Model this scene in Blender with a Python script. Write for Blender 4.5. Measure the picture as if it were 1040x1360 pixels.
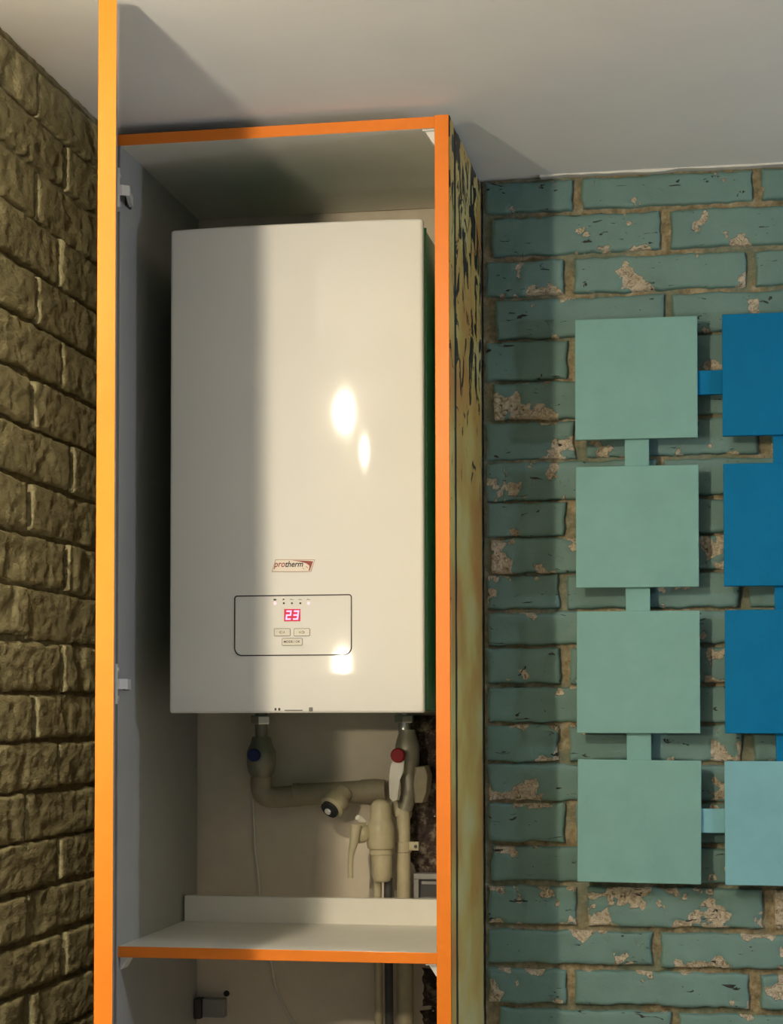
import bpy, bmesh, math, random
from mathutils import Vector, Matrix, noise

# ------------------------------------------------------------------ clear
for o in list(bpy.data.objects):
    bpy.data.objects.remove(o, do_unlink=True)
scene = bpy.context.scene
COL = scene.collection
random.seed(7)

# ------------------------------------------------------------------ camera
FPX, YAW, PITCH, ROLL, SHIFT = 2467.56, 0.17432, 0.04075, -0.00171, 166.6
EYE = Vector((0.0, 0.0, 1.6))
_f = Vector((-math.sin(YAW) * math.cos(PITCH), math.cos(YAW) * math.cos(PITCH), math.sin(PITCH)))
_r0 = Vector((math.cos(YAW), math.sin(YAW), 0))
_u0 = _r0.cross(_f)
_r = _r0 * math.cos(ROLL) + _u0 * math.sin(ROLL)
_u = -_r0 * math.sin(ROLL) + _u0 * math.cos(ROLL)
cd = bpy.data.cameras.new('camera')
cd.sensor_fit = 'AUTO'
cd.sensor_width = 36.0
cd.lens = FPX / 1360 * 36.0
cd.shift_y = SHIFT / 1360
cd.clip_start = 0.05
cam = bpy.data.objects.new('camera', cd)
COL.objects.link(cam)
m = Matrix((_r, _u, -_f)).transposed().to_4x4()
m.translation = EYE
cam.matrix_world = m
scene.camera = cam

# ------------------------------------------------------------------ world, exposure
WORLD_COLOR, WORLD_STRENGTH = (0.76, 0.95, 1.12), 0.18
LAMP_COLOR = (1.0, 0.87, 0.66)
LAMP_1, LAMP_2, LAMP_3, LAMP_4 = 1320.0, 350.0, 2000.0, 380.0     # bulb radiance
LAMP_COOL = (0.84, 0.97, 1.18)
w = bpy.data.worlds.new('world')
w.use_nodes = True
w.node_tree.nodes['Background'].inputs[0].default_value = (*WORLD_COLOR, 1)
w.node_tree.nodes['Background'].inputs[1].default_value = WORLD_STRENGTH
scene.world = w
scene.view_settings.view_transform = 'Standard'
scene.view_settings.look = 'None'
scene.view_settings.gamma = 1.0
scene.view_settings.exposure = 0.0
scene.view_settings.use_curve_mapping = False


def at(px, py, Y):
    """point at room depth Y seen at photo pixel (px, py)"""
    d = _r * ((px - 520) / FPX) - _u * ((py - 680 - SHIFT) / FPX) + _f
    return EYE + d * ((Y - EYE.y) / d.y)


# ------------------------------------------------------------------ room measures (metres)
Z_CEIL = 2.537
Y_WALL, Y_MORTAR, Y_BRICK = 3.255, 3.217, 3.205
X_WALL, X_MORTAR, X_BRICK = -0.985, -0.958, -0.948
X_END, Y_END = 2.6, -1.6
YF = 2.80                       # cabinet front
XI, XRI, XRO = -0.929, -0.4245, -0.4025
TOP0, TOP1 = 2.502, 2.520
SH0, SH1 = 1.2195, 1.2365


# ------------------------------------------------------------------ materials
def new_mat(name):
    mt = bpy.data.materials.new(name)
    mt.use_nodes = True
    nt = mt.node_tree
    return mt, nt, nt.nodes['Principled BSDF']


def nd(nt, typ, **kw):
    n = nt.nodes.new(typ)
    for k, v in kw.items():
        if k.startswith('i_'):
            n.inputs[k[2:].replace('_', ' ')].default_value = v
        else:
            setattr(n, k, v)
    return n


def ramp(nt, src, stops):
    r = nt.nodes.new('ShaderNodeValToRGB')
    e = r.color_ramp.elements
    while len(e) < len(stops):
        e.new(0.5)
    for k, (p, c) in enumerate(stops):
        e[k].position = p
        e[k].color = (*c, 1) if len(c) == 3 else c
    nt.links.new(src, r.inputs[0])
    return r


def mix(nt, fac, a, b):
    n = nt.nodes.new('ShaderNodeMix')
    n.data_type = 'RGBA'
    for i, v in ((0, fac), (6, a), (7, b)):
        if hasattr(v, 'is_linked'):
            nt.links.new(v, n.inputs[i])
        elif isinstance(v, (int, float)):
            n.inputs[i].default_value = v
        else:
            n.inputs[i].default_value = (*v, 1)
    return n.outputs[2]


def math_node(nt, op, a, b=0.0):
    n = nt.nodes.new('ShaderNodeMath')
    n.operation = op
    for i, v in ((0, a), (1, b)):
        if hasattr(v, 'is_linked'):
            nt.links.new(v, n.inputs[i])
        else:
            n.inputs[i].default_value = v
    return n.outputs[0]


def noise_node(nt, scale, detail=4, rough=0.55, stretch=None, dist=0.0):
    g = nt.nodes.new('ShaderNodeNewGeometry')
    src = g.outputs['Position']
    if stretch:
        mp = nt.nodes.new('ShaderNodeMapping')
        mp.inputs['Scale'].default_value = stretch
        nt.links.new(src, mp.inputs[0])
        src = mp.outputs[0]
    n = nt.nodes.new('ShaderNodeTexNoise')
    n.inputs['Scale'].default_value = scale
    n.inputs['Detail'].default_value = detail
    n.inputs['Roughness'].default_value = rough
    n.inputs['Distortion'].default_value = dist
    nt.links.new(src, n.inputs['Vector'])
    return n.outputs['Fac']


def bump(nt, bs, height, strength, dist=0.002):
    b = nt.nodes.new('ShaderNodeBump')
    b.inputs['Strength'].default_value = strength
    b.inputs['Distance'].default_value = dist
    nt.links.new(height, b.inputs['Height'])
    nt.links.new(b.outputs[0], bs.inputs['Normal'])


def plain(name, col, rough=0.5, var=0.06, scale=30, bmp=0.0, metal=0.0, coat=0.0, spec=0.5, bscale=200):
    mt, nt, bs = new_mat(name)
    f = noise_node(nt, scale)
    lo = tuple(max(0, c * (1 - var)) for c in col)
    hi = tuple(min(1, c * (1 + var)) for c in col)
    r = ramp(nt, f, [(0.3, lo), (0.7, hi)])
    nt.links.new(r.outputs[0], bs.inputs['Base Color'])
    bs.inputs['Roughness'].default_value = rough
    bs.inputs['Metallic'].default_value = metal
    bs.inputs['Specular IOR Level'].default_value = spec
    if coat:
        bs.inputs['Coat Weight'].default_value = coat
        bs.inputs['Coat Roughness'].default_value = 0.06
    if bmp:
        bump(nt, bs, noise_node(nt, bscale, 5, 0.6), bmp)
    return mt


def emit(name, col, s):
    mt, nt, bs = new_mat(name)
    bs.inputs['Base Color'].default_value = (*col, 1)
    bs.inputs['Emission Color'].default_value = (*col, 1)
    bs.inputs['Emission Strength'].default_value = s
    return mt


M = {}
M['ceiling'] = plain('ceiling_paint', (0.87, 0.86, 0.85), 0.9, 0.02, 6, 0.12, bscale=160)
M['plaster'] = plain('wall_plaster', (0.72, 0.63, 0.49), 0.9, 0.08, 9, 0.25, bscale=120)
M['floor'] = plain('floor_laminate', (0.50, 0.42, 0.33), 0.5, 0.12, 5)
M['melamine'] = plain('white_melamine', (0.82, 0.79, 0.70), 0.42, 0.02, 20)
M['melamine_shaded'] = plain('shaded_white_melamine', (0.36, 0.36, 0.34), 0.5, 0.03, 20)  # white melamine in shadow, its shade put into the grey base colour
M['orange'] = plain('orange_edge_banding', (0.93, 0.245, 0.02), 0.4, 0.03, 25, 0.05, coat=0.12, spec=0.3)
M['door_face'] = plain('dark_gold_door_face', (0.12, 0.075, 0.025), 0.5, 0.2, 12)
M['boiler'] = plain('white_enamel', (0.80, 0.785, 0.73), 0.6, 0.008, 12, coat=0.75, spec=0.2)
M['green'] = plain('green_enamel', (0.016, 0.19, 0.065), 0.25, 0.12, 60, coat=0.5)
M['black'] = plain('black_print', (0.012, 0.011, 0.011), 0.5, 0.05)
M['grey_print'] = plain('grey_print', (0.16, 0.15, 0.14), 0.5, 0.05)
M['redprint'] = plain('dark_red_print', (0.28, 0.03, 0.02), 0.5, 0.05)
M['badge'] = plain('badge_face', (0.74, 0.66, 0.56), 0.3, 0.02)
M['badge_rim'] = plain('badge_rim', (0.42, 0.27, 0.20), 0.4, 0.02)
M['button'] = plain('button_face', (0.66, 0.62, 0.52), 0.35, 0.02)
M['display'] = emit('display_red', (0.42, 0.0, 0.03), 0.55)
M['digit'] = emit('display_digit', (1.0, 0.42, 0.78), 1.0)
M['led_off'] = M['black']
M['led_on'] = emit('led_pink', (1.0, 0.50, 0.62), 0.9)
M['steel'] = plain('nickel_steel', (0.62, 0.60, 0.56), 0.3, 0.04, 40, metal=0.9)
M['hinge'] = plain('bright_zinc', (0.78, 0.76, 0.72), 0.35, 0.03, 40, metal=0.25)
M['brass'] = plain('nickel_brass', (0.30, 0.28, 0.21), 0.42, 0.12, 40, 0.1, metal=0.35)
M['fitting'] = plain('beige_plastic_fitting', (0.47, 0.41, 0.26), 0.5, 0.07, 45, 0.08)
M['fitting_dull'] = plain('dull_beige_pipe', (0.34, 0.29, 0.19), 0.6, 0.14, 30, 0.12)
M['lever'] = plain('cream_lever', (0.80, 0.77, 0.66), 0.35, 0.03)
M['red_knob'] = plain('red_plastic', (0.30, 0.010, 0.014), 0.5, 0.05, spec=0.2)
M['blue_knob'] = plain('blue_plastic', (0.006, 0.016, 0.10), 0.4, 0.05)
M['rubber'] = plain('black_rubber', (0.02, 0.02, 0.02), 0.6, 0.1)
M['cable'] = plain('pale_cable', (0.78, 0.72, 0.62), 0.5, 0.08)
M['boxgrey'] = plain('grey_plastic_box', (0.30, 0.29, 0.27), 0.5, 0.06)
M['boxdark'] = plain('dark_plastic', (0.055, 0.052, 0.05), 0.5, 0.1)
M['bracket'] = plain('white_bracket', (0.82, 0.81, 0.78), 0.4, 0.02)
M['teal'] = plain('pale_teal_paint', (0.20, 0.39, 0.36), 0.7, 0.05, 22, 0.15, bscale=300, spec=0.25)
M['paleblue'] = plain('pale_blue_paint', (0.20, 0.44, 0.50), 0.7, 0.05, 22, 0.15, bscale=300, spec=0.25)
M['blue'] = plain('strong_blue_paint', (0.0, 0.155, 0.34), 0.7, 0.05, 22, 0.15, bscale=300, spec=0.15)
M['black_board'] = plain('black_board', (0.012, 0.010, 0.010), 0.6, 0.2, 40, 0.2)
M['white_trim'] = plain('white_sealant', (0.72, 0.70, 0.64), 0.7, 0.05, 40)


def brick_back_mat():
    mt, nt, bs = new_mat('teal_painted_brick')
    n1 = noise_node(nt, 7, 4)
    paint = ramp(nt, n1, [(0.3, (0.110, 0.200, 0.178)), (0.7, (0.150, 0.265, 0.238))])
    at_ = nd(nt, 'ShaderNodeAttribute', attribute_name='chip')
    fine = noise_node(nt, 105, 4, 0.6, dist=1.6)
    core = ramp(nt, fine, [(0.30, (0.06, 0.045, 0.03)), (0.40, (0.36, 0.29, 0.19)), (0.58, (0.60, 0.52, 0.39))])
    edge = noise_node(nt, 90, 5, 0.65)
    f = math_node(nt, 'ADD', at_.outputs['Fac'], math_node(nt, 'MULTIPLY', math_node(nt, 'SUBTRACT', edge, 0.5), 0.9))
    fr = ramp(nt, f, [(0.42, (0, 0, 0)), (0.52, (1, 1, 1))])
    col = mix(nt, fr.outputs[0], paint.outputs[0], core.outputs[0])
    # short dark cracks and pits
    pit = noise_node(nt, 46, 3, 0.6, (0.55, 1, 1.7), 1.2)
    pr = ramp(nt, pit, [(0.665, (0, 0, 0)), (0.685, (1, 1, 1))])
    col2 = mix(nt, pr.outputs[0], col, (0.018, 0.016, 0.015))
    nt.links.new(col2, bs.inputs['Base Color'])
    bs.inputs['Roughness'].default_value = 0.62
    h = math_node(nt, 'MULTIPLY', fine, math_node(nt, 'ADD', math_node(nt, 'MULTIPLY', fr.outputs[0], 1.6), 0.22))
    h2 = math_node(nt, 'SUBTRACT', h, math_node(nt, 'MULTIPLY', pr.outputs[0], 0.7))
    bump(nt, bs, h2, 0.8, 0.004)
    return mt


def mortar_mat():
    mt, nt, bs = new_mat('sandy_mortar')
    n1 = noise_node(nt, 60, 5, 0.7)
    sand = ramp(nt, n1, [(0.32, (0.14, 0.11, 0.06)), (0.5, (0.29, 0.23, 0.13)), (0.7, (0.48, 0.41, 0.27))])
    n2 = noise_node(nt, 9, 3)
    f = ramp(nt, n2, [(0.46, (0, 0, 0)), (0.58, (1, 1, 1))])
    col = mix(nt, math_node(nt, 'MULTIPLY', f.outputs[0], 0.55), sand.outputs[0], (0.115, 0.18, 0.135))
    nt.links.new(col, bs.inputs['Base Color'])
    bs.inputs['Roughness'].default_value = 0.9
    bump(nt, bs, n1, 0.9, 0.004)
    return mt


def brick_left_mat():
    mt, nt, bs = new_mat('olive_brown_brick')
    n1 = noise_node(nt, 22, 5, 0.6)
    c = ramp(nt, n1, [(0.3, (0.22, 0.195, 0.100)), (0.55, (0.31, 0.28, 0.150)), (0.75, (0.41, 0.37, 0.21))])
    nt.links.new(c.outputs[0], bs.inputs['Base Color'])
    bs.inputs['Roughness'].default_value = 0.62
    fine = noise_node(nt, 170, 5, 0.65, (1, 0.4, 1), 0.8)
    big = noise_node(nt, 60, 4, 0.6, (1, 0.4, 1), 1.2)
    h = math_node(nt, 'ADD', math_node(nt, 'MULTIPLY', big, 1.0), math_node(nt, 'MULTIPLY', fine, 1.0))
    bump(nt, bs, h, 0.7, 0.004)
    return mt


def gold_mat():
    mt, nt, bs = new_mat('peeling_gold_film')
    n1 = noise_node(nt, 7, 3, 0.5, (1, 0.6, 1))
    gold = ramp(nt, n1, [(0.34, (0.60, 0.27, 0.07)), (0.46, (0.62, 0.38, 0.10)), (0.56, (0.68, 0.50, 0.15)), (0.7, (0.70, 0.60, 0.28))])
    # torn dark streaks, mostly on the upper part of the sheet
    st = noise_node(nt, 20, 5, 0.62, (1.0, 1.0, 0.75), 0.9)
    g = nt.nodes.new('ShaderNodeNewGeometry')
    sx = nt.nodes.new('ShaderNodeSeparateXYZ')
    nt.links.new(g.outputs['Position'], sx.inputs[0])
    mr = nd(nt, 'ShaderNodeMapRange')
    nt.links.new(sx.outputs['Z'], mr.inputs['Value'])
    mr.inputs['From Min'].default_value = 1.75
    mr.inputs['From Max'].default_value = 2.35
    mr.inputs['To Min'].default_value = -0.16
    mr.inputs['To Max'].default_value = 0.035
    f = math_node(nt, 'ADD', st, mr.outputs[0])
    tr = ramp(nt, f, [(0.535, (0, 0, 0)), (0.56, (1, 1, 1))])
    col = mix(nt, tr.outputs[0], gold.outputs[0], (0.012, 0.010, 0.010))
    nt.links.new(col, bs.inputs['Base Color'])
    bs.inputs['Roughness'].default_value = 0.42
    bs.inputs['Metallic'].default_value = 0.1
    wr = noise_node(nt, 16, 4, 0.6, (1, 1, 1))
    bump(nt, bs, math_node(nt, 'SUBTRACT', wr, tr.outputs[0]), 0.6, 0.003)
    return mt


def raw_hole_mat():
    mt, nt, bs = new_mat('broken_plaster')
    n1 = noise_node(nt, 55, 5, 0.7)
    c = ramp(nt, n1, [(0.35, (0.02, 0.014, 0.014)), (0.52, (0.07, 0.045, 0.035)), (0.66, (0.30, 0.25, 0.18))])
    nt.links.new(c.outputs[0], bs.inputs['Base Color'])
    bs.inputs['Roughness'].default_value = 0.95
    bump(nt, bs, n1, 0.9, 0.006)
    return mt


M['brick_back'] = brick_back_mat()
M['mortar'] = mortar_mat()
M['brick_left'] = brick_left_mat()
M['mortar_left'] = plain('dark_olive_mortar', (0.22, 0.195, 0.105), 0.85, 0.35, 60, 0.6, bscale=90)
M['gold'] = gold_mat()
M['raw'] = raw_hole_mat()
for _k, _s, _c in ((1, LAMP_1, LAMP_COLOR), (2, LAMP_2, LAMP_COLOR), (3, LAMP_3, LAMP_COLOR), (4, LAMP_4, LAMP_COOL)):
    M['bulb%d' % _k] = emit('bulb_glass_%d' % _k, _c, _s)

# ------------------------------------------------------------------ object helpers
ORIG = {}


def empty(name, loc, label, cat, group=None):
    o = bpy.data.objects.new(name, None)
    o.empty_display_size = 0.05
    o.location = loc
    COL.objects.link(o)
    ORIG[o] = Vector(loc)
    tag(o, label, cat, group)
    return o


def tag(o, label=None, cat=None, group=None, kind=None):
    if label: o['label'] = label
    if cat: o['category'] = cat
    if group: o['group'] = group
    if kind: o['kind'] = kind
    return o


def build(name, bm, mat, parent=None, smooth=None, label=None):
    """world-space bmesh -> object with its origin at the bottom centre of the shape"""
    xs = [v.co for v in bm.verts]
    lo = Vector((min(c.x for c in xs), min(c.y for c in xs), min(c.z for c in xs)))
    hi = Vector((max(c.x for c in xs), max(c.y for c in xs), max(c.z for c in xs)))
    org = Vector(((lo.x + hi.x) / 2, (lo.y + hi.y) / 2, lo.z))
    for v in bm.verts:
        v.co -= org
    bmesh.ops.recalc_face_normals(bm, faces=bm.faces)
    me = bpy.data.meshes.new(name)
    bm.to_mesh(me)
    bm.free()
    if smooth is not None:
        me.polygons.foreach_set('use_smooth', [True] * len(me.polygons))
        if smooth < 180:
            me.set_sharp_from_angle(angle=math.radians(smooth))
    me.materials.append(M[mat] if isinstance(mat, str) else mat)
    o = bpy.data.objects.new(name, me)
    COL.objects.link(o)
    if parent is not None:
        o.parent = parent
        o.location = org - ORIG[parent]
    else:
        o.location = org
    ORIG[o] = org
    if label: o['label'] = label
    return o


def box(bm, x0, x1, y0, y1, z0, z1, bev=0.0, seg=2):
    r = bmesh.ops.create_cube(bm, size=1)
    vs = r['verts']
    for v in vs:
        v.co = Vector(((x0 + x1) / 2 + v.co.x * (x1 - x0), (y0 + y1) / 2 + v.co.y * (y1 - y0), (z0 + z1) / 2 + v.co.z * (z1 - z0)))
    if bev:
        es = list({e for v in vs for e in v.link_edges})
        bmesh.ops.bevel(bm, geom=es, offset=bev, segments=seg, profile=0.5, affect='EDGES')
    return bm


def nbox(*a, **k):
    return box(bmesh.new(), *a, **k)


def frame(axis):
    a = Vector(axis).normalized()
    t = Vector((0, 0, 1)) if abs(a.z) < 0.9 else Vector((1, 0, 0))
    b = a.cross(t).normalized()
    return a, b, a.cross(b).normalized()


def lathe(bm, p0, axis, prof, n=20):
    """revolve (t, r) profile about the axis through p0"""
    a, b, c = frame(axis)
    p0 = Vector(p0)
    rings = []
    for t, r in prof:
        r = max(r, 1e-5)
        rings.append([bm.verts.new(p0 + a * t + (b * math.cos(2 * math.pi * k / n) + c * math.sin(2 * math.pi * k / n)) * r) for k in range(n)])
    for q in range(len(rings) - 1):
        for k in range(n):
            bm.faces.new((rings[q][k], rings[q][(k + 1) % n], rings[q + 1][(k + 1) % n], rings[q + 1][k]))
    bm.faces.new(rings[0][::-1])
    bm.faces.new(rings[-1])
    return bm


def tube(bm, pts, rad, n=14):
    pts = [Vector(p) for p in pts]
    rads = rad if isinstance(rad, (list, tuple)) else [rad] * len(pts)
    rings = []
    b = None
    for k, p in enumerate(pts):
        d = (pts[min(k + 1, len(pts) - 1)] - pts[max(k - 1, 0)]).normalized()
        if b is None:
            _, b, _ = frame(d)
        b = (b - d * b.dot(d)).normalized()
        c = d.cross(b)
        rings.append([bm.verts.new(p + (b * math.cos(2 * math.pi * j / n) + c * math.sin(2 * math.pi * j / n)) * rads[k]) for j in range(n)])
    for q in range(len(rings) - 1):
        for j in range(n):
            bm.faces.new((rings[q][j], rings[q][(j + 1) % n], rings[q + 1][(j + 1) % n], rings[q + 1][j]))
    bm.faces.new(rings[0][::-1])
    bm.faces.new(rings[-1])
    return bm


def extrude_poly(bm, pts2, y0, y1, bev=0.0):
    """polygon of (x, z) extruded in depth"""
    f = [bm.verts.new((x, y0, z)) for x, z in pts2]
    b = [bm.verts.new((x, y1, z)) for x, z in pts2]
    n = len(pts2)
    fs = [bm.faces.new(f), bm.faces.new(b[::-1])]
    for k in range(n):
        fs.append(bm.faces.new((f[k], b[k], b[(k + 1) % n], f[(k + 1) % n])))
    if bev:
        bmesh.ops.bevel(bm, geom=list(fs[0].edges), offset=bev, segments=2, profile=0.5, affect='EDGES')
    return bm


def smooth_path(pts, k=6):
    """Catmull-Rom through the points"""
    P = [Vector(p) for p in pts]
    out = []
    for i in range(len(P) - 1):
        a, b, c, d = P[max(i - 1, 0)], P[i], P[i + 1], P[min(i + 2, len(P) - 1)]
        for s in range(k):
            t = s / k
            out.append(0.5 * ((2 * b) + (c - a) * t + (2 * a - 5 * b + 4 * c - d) * t * t + (3 * b - a - 3 * c + d) * t ** 3))
    out.append(P[-1])
    return out


# ------------------------------------------------------------------ the room
def struct(name, bm, mat, label, cat, **k):
    o = build(name, bm, mat, **k)
    return tag(o, label, cat, kind='structure')


ceiling = struct('ceiling', nbox(X_WALL - 0.1, X_END, Y_END, Y_WALL + 0.1, Z_CEIL, Z_CEIL + 0.1), 'ceiling',
                 'plain off-white ceiling above the tall cabinet', 'ceiling')
floor = struct('floor', nbox(X_WALL - 0.1, X_END, Y_END, Y_WALL + 0.1, -0.1, 0), 'floor',
               'brown laminate floor below the cabinet', 'floor')
wall_back = struct('wall_back', nbox(X_WALL - 0.1, X_END, Y_WALL, Y_WALL + 0.1, 0, Z_CEIL), 'plaster',
                   'back wall clad in teal painted brick, bare plaster inside the cabinet', 'wall')
wall_left = struct('wall_left', nbox(X_WALL - 0.1, X_WALL, Y_END, Y_WALL, 0, Z_CEIL), 'mortar_left',
                   'left wall clad in rough olive brown brick', 'wall')


def fnoise(p, o=3):
    return noise.fractal(p, 0.7, 2.0, o)


def brick_mesh(w, h, d, seed, to_world, kind, res=0.0065, wear=None):
    """a brick face as relief: (u, v) over w x h, height d over the mortar"""
    nu, nv = max(3, round(w / res)), max(3, round(h / res))
    e = [0.0, 0.0010, 0.0032, 0.0070]

    def axis(L, n):
        mid = [0.007 + (L - 0.014) * k / n for k in range(1, n)]
        return e + mid + [L - t for t in reversed(e)]
    U, V = axis(w, nu), axis(h, nv)
    hts = {0: -0.3, 1: 0.70, 2: 0.94, 3: 0.99}
    bm = bmesh.new()
    lay = bm.verts.layers.float.new('chip')
    so = Vector((seed * 13.7, seed * 7.1, seed * 3.3))
    tilt_u, tilt_v = random.uniform(-0.0022, 0.0022), random.uniform(-0.0022, 0.0022)
    off = random.uniform(-0.002, 0.0025)
    worn = random.random() * 0.75 if wear is None else wear
    rows = []
    for j, v in enumerate(V):
        row = []
        for i, u in enumerate(U):
            q = min(i, len(U) - 1 - i, j, len(V) - 1 - j)
            prof = hts.get(q, 1.0)
            p = Vector((u, v, 0))
            ed = min(u, w - u, v, h - v)
            near = max(0.0, 1 - ed / 0.02)
            # ragged outline
            wu = fnoise(p * 28 + so) * 0.0035
            wv = fnoise(p * 28 + so + Vector((9, 9, 4))) * 0.0030
            chip = 0.0
            if kind == 'back':
                cn = fnoise(p * Vector((1, 1, 1)) * 17 + so * 1.3, 4)
                chip = max(0.0, min(1.0, (cn - 0.62 + 0.40 * worn ** 1.5 + 0.20 * near + 0.22 * max(0.0, 1 - v / 0.030) * worn) * 2.6))
                rel = fnoise(p * 22 + so) * 0.0010 + tilt_u * (u / w - 0.5) * 2 + tilt_v * (v / h - 0.5) * 2 + off
                rel += -0.0030 * chip + chip * fnoise(p * 130 + so) * 0.0042
            else:
                ridg = 1 - abs(fnoise(Vector((u * 13, v * 26, 0)) + so, 4)) * 2
                rel = ridg * 0.0016 + fnoise(Vector((u * 40, v * 80, 0)) + so) * 0.0014 + off * 0.8 + tilt_u * (u / w - 0.5) * 2.5 - 0.0015
                br = fnoise(p * 11 + so * 2.1, 2)
                if br > 0.32:
                    rel -= min(0.004, (br - 0.32) * 0.02)
            ht = d * prof + (rel if q >= 2 else (rel * 0.5 if q == 1 else 0))
            vert = bm.verts.new(to_world(u + wu * (1 if q < 4 else 0.3), v + wv * (1 if q < 4 else 0.3), ht))
            vert[lay] = chip
            row.append(vert)
        rows.append(row)
    for j in range(len(rows) - 1):
        for i in range(len(rows[0]) - 1):
            bm.faces.new((rows[j][i], rows[j][i + 1], rows[j + 1][i + 1], rows[j + 1][i]))
    return bm


def brick_obj(bm, mat, parent, flip):
    xs = [v.co for v in bm.verts]
    org = sum(xs, Vector()) / len(xs)
    for v in bm.verts:
        v.co -= org
    if flip:
        for f in bm.faces:
            f.normal_flip()
    me = bpy.data.meshes.new('brick')
    bm.to_mesh(me)
    bm.free()
    me.polygons.foreach_set('use_smooth', [True] * len(me.polygons))
    me.materials.append(M[mat])
    o = bpy.data.objects.new('brick', me)
    COL.objects.link(o)
    o.parent = parent
    o.location = org - ORIG[parent]
    ORIG[o] = org
    return o


def rough_sheet(name, parent, mat, to_world, a0, a1, b0, b1, step, amp, freq):
    bm = bmesh.new()
    na, nb = round((a1 - a0) / step), round((b1 - b0) / step)
    g = []
    for j in range(nb + 1):
        b = b0 + (b1 - b0) * j / nb
        g.append([bm.verts.new(to_world(a, b, fnoise(Vector((a * freq, b * freq, 3.3))) * amp))
                  for a in [a0 + (a1 - a0) * i / na for i in range(na + 1)]])
    for j in range(nb):
        for i in range(na):
            bm.faces.new((g[j][i], g[j][i + 1], g[j + 1][i + 1], g[j + 1][i]))
    for f in bm.faces:
        f.smooth = True
    return build(name, bm, mat, parent)


# back wall: courses as measured, 310 mm pitch
PITCH_B = 0.310
zb = [2.534, 2.4709, 2.3943, 2.3231, 2.2507, 2.1784, 2.1076, 2.0382, 1.9676, 1.9050, 1.8411, 1.7774, 1.7151, 1.6476,
      1.5816, 1.5144, 1.4473, 1.3765, 1.3070, 1.2313, 1.1647, 1.0969]
while zb[-1] > 0.72:
    zb.append(zb[-1] - 0.0672)
jpx = [770, 887, 757, 890, 762, 888, 771, 880, 758, 885, 749, 880, 750, 875, 747, 880, 755, 885, 770, 870, 755, 895]
ROW_WEAR = {1: 0.6, 6: 0.8, 9: 0.8, 12: 0.85, 14: 0.9, 18: 1.08, 19: 1.0}      # the courses that lost most paint
XB0, XB1 = XRO + 0.006, 1.15
rough_sheet('mortar', wall_back, 'mortar', lambda a, b, h: Vector((a, Y_MORTAR - h, b)), XRO + 0.001, XB1, zb[-1], Z_CEIL - 0.001, 0.012, 0.0035, 45)
seed = 0
for r in range(len(zb) - 1):
    z1, z0 = zb[r], zb[r + 1]
    px = jpx[r] if r < len(jpx) else (757, 885)[r % 2]
    j = -0.2517 + (px - 757) * 0.001275
    while j > XB0:
        j -= PITCH_B
    thin = 0.0022 if 3 <= r <= 16 else 0.0045
    while j < XB1:
        a, b = max(j + 0.0085, XB0), min(j + PITCH_B - 0.0085, XB1)
        j += PITCH_B + random.uniform(-0.004, 0.004)
        if b - a < 0.03:
            continue
        seed += 1
        zz0, zz1 = z0 + thin + random.uniform(-0.0012, 0.0012), z1 - (thin if r else 0.004)
        # bricks far outside the frame need less relief
        bm = brick_mesh(b - a, zz1 - zz0, Y_MORTAR - Y_BRICK, seed,
                        lambda u, v, h, a=a, z=zz0: Vector((a + u, Y_MORTAR - h, z + v)), 'back',
                        0.0050 if (a < 0.2 and z1 > 1.0) else 0.015, ROW_WEAR.get(r))
        brick_obj(bm, 'brick_back', wall_back, False)

# left wall
zl = [1.6298]
while zl[0] < Z_CEIL - 0.08:
    zl.insert(0, zl[0] + 0.0745)
top_rows = len(zl) - 1
zl.insert(0, Z_CEIL - 0.002)
while zl[-1] > 0.72:
    zl.append(zl[-1] - 0.0695)
YB0, YB1 = 1.30, 2.785
rough_sheet('mortar', wall_left, 'mortar_left', lambda a, b, h: Vector((X_MORTAR + h, a, b)), YB0, YB1, zl[-1], Z_CEIL - 0.001, 0.012, 0.003, 45)
for r in range(len(zl) - 1):
    z1, z0 = zl[r], zl[r + 1]
    if z1 - z0 < 0.02:
        continue
    j = (2.600 if (r - top_rows) % 2 == 0 else 2.480) + random.uniform(-0.018, 0.018)
    while j > YB0:
        j -= 0.300
    while j < YB1:
        a, b = max(j + 0.0075, YB0), min(j + 0.2925, YB1)
        j += 0.300 + random.uniform(-0.012, 0.012)
        if b - a < 0.03:
            continue
        seed += 1
        zz0, zz1 = z0 + 0.0028 + random.uniform(-0.0015, 0.002), z1 - 0.0028 + random.uniform(-0.002, 0.0015)
        bm = brick_mesh(b - a, zz1 - zz0, X_BRICK - X_MORTAR, seed,
                        lambda u, v, h, a=a, z=zz0: Vector((X_MORTAR + h, a + u, z + v)), 'left',
                        0.0050 if (a > 1.95 and z1 > 1.05) else 0.014)
        brick_obj(bm, 'brick_left', wall_left, False)

# thin white sealant line between ceiling and teal brick
bm = bmesh.new()
pts = []
for k in range(60):
    x = -0.30 + k * 0.024
    pts.append((x, max(0.0008, 0.0032 + 0.004 * fnoise(Vector((x * 14, 2, 1))))))
for k in range(59):
    (xa, ha), (xb, hb) = pts[k], pts[k + 1]
    f = [bm.verts.new((x, 3.199, z)) for x, z in ((xa, Z_CEIL - ha), (xb, Z_CEIL - hb), (xb, Z_CEIL), (xa, Z_CEIL))]
    bk = [bm.verts.new((v.co.x, Y_MORTAR, v.co.z)) for v in f]
    bm.faces.new(f); bm.faces.new((f[0], bk[0], bk[1], f[1])); bm.faces.new((f[2], bk[2], bk[3], f[3]))
bmesh.ops.remove_doubles(bm, verts=bm.verts, dist=1e-5)
struct('trim_1', bm, 'white_trim', 'thin white sealant line where ceiling meets teal brick', 'trim')

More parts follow.
